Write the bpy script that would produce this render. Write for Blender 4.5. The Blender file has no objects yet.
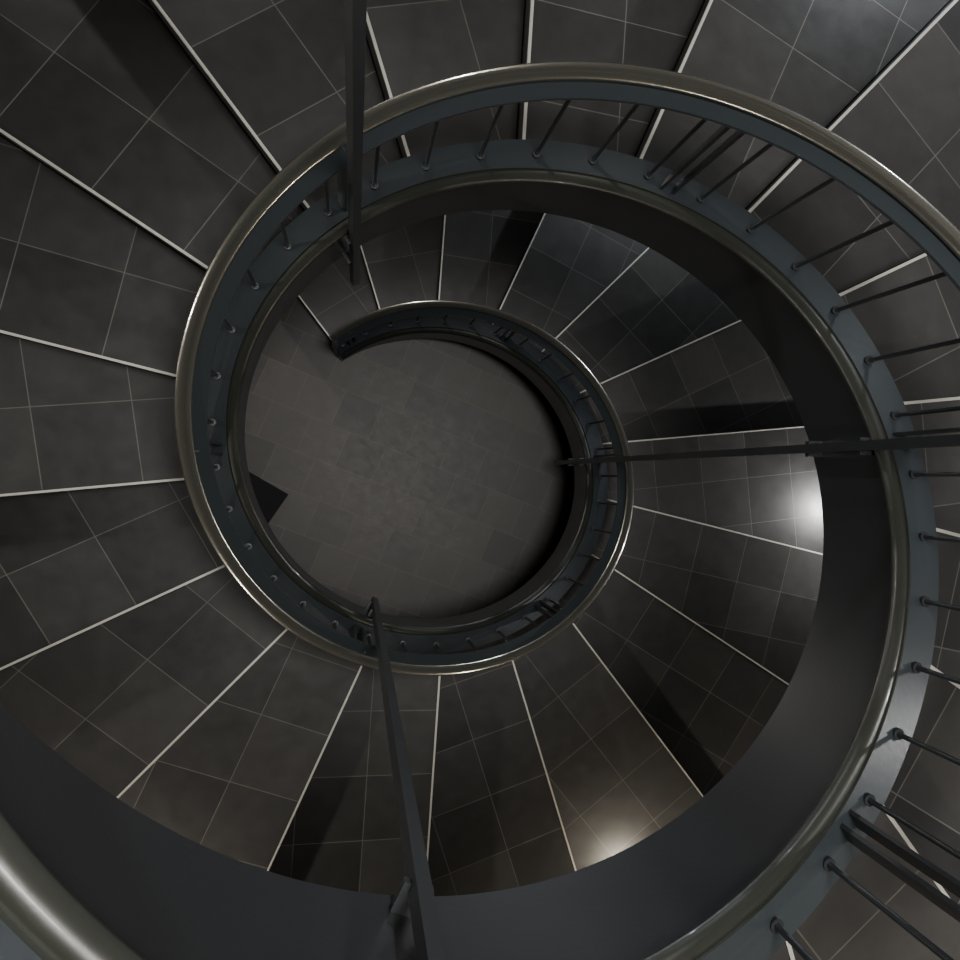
import bpy, bmesh, math, random
import numpy as np
from mathutils import Vector, Matrix
random.seed(3)

# ---------------- stair / camera parameters (well radius = 1) ----------------
f,rx,ry,cx,cy,z0,c,of,on,os_,t0,step,ee,a2,b2,dN,px,py=[980.690064,-0.041343,-0.383539,-0.48213,-0.09643,-6.496077,0.61708,-1.233406,-0.798539,-0.749033,-0.614318,0.348437,-0.001107,-0.006325,-0.005816,-0.003364,2.701773,0.346139]
S=0.87
KL=31; tL=t0+KL*step
def zh(t): return z0+c*t+ee*t*t
def zz_(t): return zh(min(t,tL))
G=.172/((zz_(t0+9*step)-zz_(t0+8*step))*S)     # model unit -> metres (17 cm risers)
rise0=(zz_(t0+step)-zz_(t0))*S
FZ=-((zz_(t0)+on)*S-rise0)
def rz(t): return zz_(t)*S+FZ
def rzh(t): return zh(t)*S+FZ
def tz(k): return rz(t0+k*step)+on*S
camp=(cx*S*G,cy*S*G,FZ*G)
r=S; R=2.75
def rr_(t): return S*(1+a2*math.cos(2*t)+b2*math.sin(2*t))
def Pt(rad,t,z): return Vector((rad*math.sin(t),rad*math.cos(t),z))
def Pr(dr,t,z): return Pt(rr_(t)+dr,t,z)
def Pn(rad,t,z): return Vector((rad*math.sin(t)+dN*S*math.cos(t),rad*math.cos(t)-dN*S*math.sin(t),z))

# ---------------- materials ----------------
def newmat(n):
    m=bpy.data.materials.new(n);m.use_nodes=True
    return m,m.node_tree.nodes,m.node_tree.links,m.node_tree.nodes['Principled BSDF']
def paint(n,col,rough=.35,metal=0.0,bump=.02,coat=0):
    m,N,L,B=newmat(n)
    B.inputs['Base Color'].default_value=(*col,1);B.inputs['Roughness'].default_value=rough;B.inputs['Metallic'].default_value=metal
    B.inputs['Coat Weight'].default_value=coat
    tc=N.new('ShaderNodeTexCoord');no=N.new('ShaderNodeTexNoise');no.inputs['Scale'].default_value=60/G
    L.new(tc.outputs['Object'],no.inputs['Vector'])
    b=N.new('ShaderNodeBump');b.inputs['Strength'].default_value=bump*4;b.inputs['Distance'].default_value=.003
    L.new(no.outputs['Fac'],b.inputs['Height']);L.new(b.outputs['Normal'],B.inputs['Normal'])
    return m
def tile(n,c1,c2,mort,w,h,rough,rot=0,uv=True,off=0.0,ms=.003,nlo=.9,nhi=1.1):
    m,N,L,B=newmat(n)
    tc=N.new('ShaderNodeTexCoord');mp=N.new('ShaderNodeMapping');mp.inputs['Rotation'].default_value=(0,0,rot)
    L.new(tc.outputs['UV' if uv else 'Object'],mp.inputs['Vector'])
    br=N.new('ShaderNodeTexBrick');br.offset=off;br.squash=1
    br.inputs['Scale'].default_value=1;br.inputs['Brick Width'].default_value=w*G;br.inputs['Row Height'].default_value=h*G
    br.inputs['Mortar Size'].default_value=ms*G;br.inputs['Mortar Smooth'].default_value=.1;br.inputs['Bias'].default_value=0
    br.inputs['Color1'].default_value=(*c1,1);br.inputs['Color2'].default_value=(*c2,1);br.inputs['Mortar'].default_value=(*mort,1)
    L.new(mp.outputs['Vector'],br.inputs['Vector'])
    no=N.new('ShaderNodeTexNoise');no.inputs['Scale'].default_value=14/G;no.inputs['Detail'].default_value=8;no.inputs['Roughness'].default_value=.65
    L.new(tc.outputs['Object'],no.inputs['Vector'])
    cr=N.new('ShaderNodeValToRGB');cr.color_ramp.elements[0].position=.35;cr.color_ramp.elements[0].color=(nlo,nlo,nlo,1);cr.color_ramp.elements[1].position=.7;cr.color_ramp.elements[1].color=(nhi,nhi,nhi,1)
    L.new(no.outputs['Fac'],cr.inputs['Fac'])
    mx=N.new('ShaderNodeMix');mx.data_type='RGBA';mx.blend_type='MULTIPLY';mx.inputs['Factor'].default_value=1
    L.new(br.outputs['Color'],mx.inputs['A']);L.new(cr.outputs['Color'],mx.inputs['B'])
    L.new(mx.outputs['Result'],B.inputs['Base Color'])
    mr=N.new('ShaderNodeMapRange');mr.inputs['From Min'].default_value=.3;mr.inputs['From Max'].default_value=.7;mr.inputs['To Min'].default_value=rough-.03;mr.inputs['To Max'].default_value=rough+.04
    L.new(no.outputs['Fac'],mr.inputs['Value']);L.new(mr.outputs['Result'],B.inputs['Roughness'])
    b=N.new('ShaderNodeBump');b.inputs['Strength'].default_value=.1;b.inputs['Distance'].default_value=.003
    L.new(no.outputs['Fac'],b.inputs['Height']);L.new(b.outputs['Normal'],B.inputs['Normal'])
    return m
M_tread=tile('slate_tread',(.026,.0256,.0252),(.048,.0465,.045),(.13,.122,.11),.29,.28,.31,ms=.0016)
M_floor=tile('slate_floor',(.050,.045,.042),(.082,.074,.069),(.13,.116,.106),.24,.24,.45,rot=.4,uv=False,off=.5,ms=.0025,nlo=.78,nhi=1.25)
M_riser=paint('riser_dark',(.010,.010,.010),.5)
M_steel=paint('painted_steel',(.031,.038,.043),.34,.1)
M_dark=paint('painted_fascia',(.017,.018,.020),.35,.1)
M_olive=paint('lip_lacquer',(.026,.028,.023),.38,.1,coat=.1)
M_rail=paint('handrail_metal',(.36,.35,.30),.2,.9,coat=.4)
M_nose=paint('nosing_steel',(.60,.585,.53),.36,.35)
M_rod=paint('rod_steel',(.024,.027,.030),.35,.3)
M_wall=paint('wall_plaster',(.12,.12,.12),.7)
M_black=paint('black_matte',(.006,.006,.007),.8)  # near-black, for the thin slab on the floor
def emis(n,col,s):
    m,N,L,B=newmat(n);B.inputs['Emission Color'].default_value=(*col,1);B.inputs['Emission Strength'].default_value=s;return m
M_lens=emis('lamp_lens',(1,.9,.75),4)

# ---------------- builders ----------------
def link(o,parent=None):
    bpy.context.collection.objects.link(o)
    if parent:o.parent=parent
    return o
def mkobj(name,verts,faces,mats,parent=None,fm=None,smooth=None,uvs=None):
    me=bpy.data.meshes.new(name);me.from_pydata([tuple(v*G) for v in verts],[],faces)
    for m in (mats if isinstance(mats,list) else [mats]): me.materials.append(m)
    if fm: me.polygons.foreach_set('material_index',fm)
    bm=bmesh.new();bm.from_mesh(me);bmesh.ops.recalc_face_normals(bm,faces=bm.faces);bm.to_mesh(me);bm.free()
    if smooth:
        me.polygons.foreach_set('use_smooth',[True]*len(me.polygons));me.set_sharp_from_angle(angle=smooth)
    me.update()
    return link(bpy.data.objects.new(name,me),parent)
def empty(n): return link(bpy.data.objects.new(n,None))
def sweep(name,prof,zf,a,b,mats,parent,fmat=None,zmin=None):
    n=int((b-a)/math.radians(1.5));V=[];F=[];FM=[];m=len(prof)
    for i in range(n+1):
        t=a+(b-a)*i/n
        for dr,dz in prof:
            z=zf(t)+dz if not callable(dz) else dz(t)
            if zmin is not None:z=max(z,zmin)
            V.append(Pr(dr,t,z) if dr<1 else Pt(R,t,z))
    for i in range(n):
        for j in range(m):
            k=(j+1)%m
            F.append((i*m+j,i*m+k,(i+1)*m+k,(i+1)*m+j));FM.append(fmat[j] if fmat else 0)
    F.append(tuple(range(m)));FM.append(0);F.append(tuple(n*m+j for j in range(m)));FM.append(0)
    return mkobj(name,V,F,mats,parent,FM,math.radians(35))
class Acc:
    def __init__(s): s.V=[];s.F=[];s.FM=[]
    def prism(s,ring0,ring1,mi=0):
        b=len(s.V);n=len(ring0);s.V+=ring0+ring1
        for j in range(n):
            k=(j+1)%n;s.F.append((b+j,b+k,b+n+k,b+n+j));s.FM.append(mi)
        s.F.append(tuple(b+j for j in range(n)));s.FM.append(mi);s.F.append(tuple(b+n+j for j in range(n)));s.FM.append(mi)
    def rod(s,p0,p1,rad,n=10,mi=0):
        p0=Vector(p0);p1=Vector(p1);d=(p1-p0).normalized();u=d.orthogonal().normalized();w=d.cross(u)
        rg=lambda p:[p+u*rad*math.cos(2*math.pi*i/n)+w*rad*math.sin(2*math.pi*i/n) for i in range(n)]
        s.prism(rg(p0),rg(p1),mi)
    def bar(s,p0,p1,side,a,b,mi=0):
        p0=Vector(p0);p1=Vector(p1);d=(p1-p0).normalized();u=Vector(side);u=(u-d*u.dot(d)).normalized();w=d.cross(u)
        rg=lambda p:[p+u*a+w*b,p-u*a+w*b,p-u*a-w*b,p+u*a-w*b]
        s.prism(rg(p0),rg(p1),mi)
    def make(s,name,mats,parent,smooth=math.radians(40)): return mkobj(name,s.V,s.F,mats,parent,s.FM,smooth)

stair=empty('spiral_staircase')
NT=38
tA=t0-.03; tB=t0+NT*step
st=os_*S; fb=of*S
fh=st-fb
sh=-.022
lip=[(-.045+.022*math.cos(a),-.026+.022*math.sin(a)) for a in np.linspace(math.radians(60),math.radians(250),9)]
botf=lambda t:min(rzh(t)+fb,rz(t)+st-.09)
prof=[(.050,0),(-.032,0)]+lip+[(-.05,-.06),(-.05,botf),(.050,botf)]
prof=[(a+sh,b) for a,b in prof]
fmat=([0]+[1]*10+[2,2,2,2])[:len(prof)]
sweep('inner_stringer',prof,lambda t:rz(t)+st,tA,tB,[M_steel,M_olive,M_dark],stair,fmat,zmin=0.0)
# treads
V=[];F=[];UV=[];FMt=[]
nv=Acc();rv=Acc()
SUB=5;ri=.050+sh
for k in range(NT):
    ta=t0+k*step;tb=ta+step;zk=tz(k);rise=zk-(tz(k-1) if k else 0)
    er=Vector((math.sin(ta),math.cos(ta)));et=Vector((math.cos(ta),-math.sin(ta)))
    b=len(V);pts=[]
    for s_ in (0,1):
        for i in range(SUB+1):
            t=ta+(tb-ta)*i/SUB
            pts.append(Pn(rr_(t)+ri,t,0) if s_==0 else Pn(R,t,0))
    m=len(pts)
    for zz in (zk,zk-.045):
        for q in pts: V.append(Vector((q.x,q.y,zz)))
    uo=random.random()*.3
    def addf(idx,mi=0):
        F.append(tuple(b+i for i in idx));FMt.append(mi)
        for i in idx:
            q=V[b+i];x=Vector((q.x,q.y));UV.append((x.dot(er)+uo+k*12.8,x.dot(et)-dN*S+k*2.8))
    s1=SUB+1
    for i in range(SUB):
        addf((i,s1+i,s1+i+1,i+1))
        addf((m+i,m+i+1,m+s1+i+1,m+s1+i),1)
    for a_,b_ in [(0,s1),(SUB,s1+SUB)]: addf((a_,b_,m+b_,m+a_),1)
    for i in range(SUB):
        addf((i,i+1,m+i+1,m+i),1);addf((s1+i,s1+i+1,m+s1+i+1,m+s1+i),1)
    if k>KL: continue
    e3=Vector((et.x,et.y,0));r_in=rr_(ta)+ri
    p0=Pn(r_in,ta,zk-rise/2-.02)+e3*.012;p1=Pn(R,ta,zk-rise/2-.02)+e3*.012
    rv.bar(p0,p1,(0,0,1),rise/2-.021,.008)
    p0=Pn(r_in,ta,zk+.001);p1=Pn(R,ta,zk+.001)
    nv.bar(p0,p1,(0,0,1),.002,.0031)
    nv.bar(p0-Vector((0,0,.006))-e3*.004,p1-Vector((0,0,.006))-e3*.004,(0,0,1),.006,.001)
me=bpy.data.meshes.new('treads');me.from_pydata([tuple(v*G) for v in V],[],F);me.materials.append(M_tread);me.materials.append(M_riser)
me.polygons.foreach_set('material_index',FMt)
ul=me.uv_layers.new(name='UVMap')
for i,u in enumerate(UV): ul.data[i].uv=(u[0]*G,u[1]*G)
link(bpy.data.objects.new('treads',me),stair)
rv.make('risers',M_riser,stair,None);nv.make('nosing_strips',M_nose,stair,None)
sof=lambda t:min(rzh(t)+on*S-.27,rz(t)+on*S-.1)
sp=[(.022,0),(9,0),(9,-.03),(.022,-.03)]
sweep('soffit',sp,sof,t0+.3,tB,M_dark,stair,zmin=0.0)
# railing
rl=empty('stair_railing')
tR0=t0-.05
ov=[(.021*math.cos(a)-.020,.020*math.sin(a)) for a in np.linspace(0,2*math.pi,16,endpoint=False)]
sweep('handrail',ov,rz,tR0,tB,M_rail,rl)
sweep('rail_band',[(-.012,-.012),(-.012,-.034),(-.075,-.034),(-.075,-.022),(-.03,-.018)],rz,tR0+.02,tB,M_steel,rl)
ba=Acc();po=Acc()
nb=int((tB-t0)/(step/2))
for i in range(nb):
    t=t0+.03+i*step/2
    ba.rod(Pr(-.015,t,rz(t)+st-.005),Pr(-.025,t,rz(t)-.03),.0055)
    ba.rod(Pr(-.015,t,rz(t)+st-.002),Pr(-.015,t,rz(t)+st+.012),.012)
for j in range(-1,12):
    t=math.radians(-30+60*j)
    if t<tR0 or t>tB: continue
    rad=Vector((math.sin(t),math.cos(t),0));tan=Vector((math.cos(t),-math.sin(t),0))
    for sgn in (-1,1):
        po.bar(Pr(-.02,t,rz(t)+st-.04)+tan*.016*sgn,Pr(-.03,t,rz(t)-.03)+tan*.016*sgn,rad,.018,.004)
t=tR0+.02;rad=Vector((math.sin(t),math.cos(t),0))
po.bar(Pr(-.022,t,.005),Pr(-.022,t,rz(t)-.02),rad,.02,.008)
ba.make('balusters',M_rod,rl);po.make('posts',M_rod,rl,None)
CEIL=FZ+1.6
for td,ex in ((91,.32),(207.3,.05),(327.5,.33)):
    t=math.radians(td);a=Acc();rr=-.115
    rad=Vector((math.sin(t),math.cos(t),0))
    a.bar(Pr(rr,t,rz(t)+fb-ex),Pr(rr,t,CEIL-.001),rad,.012,.012)
    j=0
    while t+j*2*math.pi<tB:
        tt=t+j*2*math.pi;z=rz(tt)+st
        for dz in (-.06,)+((-fh+.06,) if tt<tL-.2 else ()):
            a.bar(Pr(rr,t,z+dz),Pr(-.071,t,z+dz),(0,0,1),.012,.022)
        j+=1
    a.make('suspension_rod',M_rod,None,None)
# room
n=96;RW=R+.03
def disk(name,rad,z0_,z1_,mat):
    V=[]
    for z in (z0_,z1_):
        for i in range(n): V.append(Pt(rad,2*math.pi*i/n,z))
    F=[tuple(range(n)),tuple(range(2*n-1,n-1,-1))]+[(i,(i+1)%n,n+(i+1)%n,n+i) for i in range(n)]
    return mkobj(name,V,F,mat)
disk('floor',R+.15,-.1,0,M_floor);disk('ceiling',R+.15,CEIL,CEIL+.1,M_wall)
V=[];F=[]
for q in (RW,R+.14):
    for z in (0,CEIL):
        for i in range(n): V.append(Pt(q,2*math.pi*i/n,z))
for i in range(n):
    j=(i+1)%n
    F+=[(i,j,n+j,n+i),(2*n+i,3*n+i,3*n+j,2*n+j),(i,2*n+i,2*n+j,j),(n+i,n+j,3*n+j,3*n+i)]
mkobj('wall_outer',V,F,M_wall)
a=Acc();a.bar((-1.2,-.16,.012),(-.90,-.355,.012),(0,0,1),.01,.17);a.make('floor_dark_slab',M_black,None,None)  # thin black slab that draws the dark shape on the well floor
cols=[(1,.95,.9),(.86,.93,1),(1,.98,.96),(1,.88,.70),(1,.91,.78),(1,.96,.9)]
en=[1,1,1.0,.55,.9,1,1,.8,.9,1,1]
for i in range(0,KL+1,3):
    t=t0+i*step+.22;z=tz(i)+.63
    a=Acc();q0=Pt(RW-.003,t,z);q=Pt(RW-.038,t,z)
    a.rod(q0,q,.07,20,0);a.rod(q,Pt(RW-.043,t,z),.055,20,1)
    fx=a.make('step_light',[M_steel,M_lens],None)
    l=bpy.data.lights.new('step_lamp','POINT');l.energy=49*G*G*en[i//3];l.shadow_soft_size=.03*G;l.color=cols[(i//3)%6]
    lo=link(bpy.data.objects.new('step_lamp',l),fx);lo.location=Pt(R-.12,t,z)*G
a=Acc();a.rod((0.1,0.1,CEIL-.001),(0.1,0.1,CEIL-.05),.45,32,0);fx=a.make('ceiling_light',M_lens,None)
l=bpy.data.lights.new('ceiling_lamp','AREA');l.shape='DISK';l.size=.9*G;l.energy=155*G*G;l.color=(1,.97,.93)
lo=link(bpy.data.objects.new('ceiling_lamp',l),fx);lo.location=Vector((.1,.1,CEIL-.06))*G
w=bpy.data.worlds.new('world');bpy.context.scene.world=w;w.use_nodes=True
w.node_tree.nodes['Background'].inputs[0].default_value=(.5,.55,.6,1);w.node_tree.nodes['Background'].inputs[1].default_value=.05
cd=bpy.data.cameras.new('camera');cd.sensor_width=36;cd.lens=f*36/960;cd.clip_start=.02
cd.shift_x=-px*100/960;cd.shift_y=py*100/960
co=link(bpy.data.objects.new('camera',cd));co.location=camp;co.rotation_euler=(rx,ry,0)
bpy.context.scene.camera=co
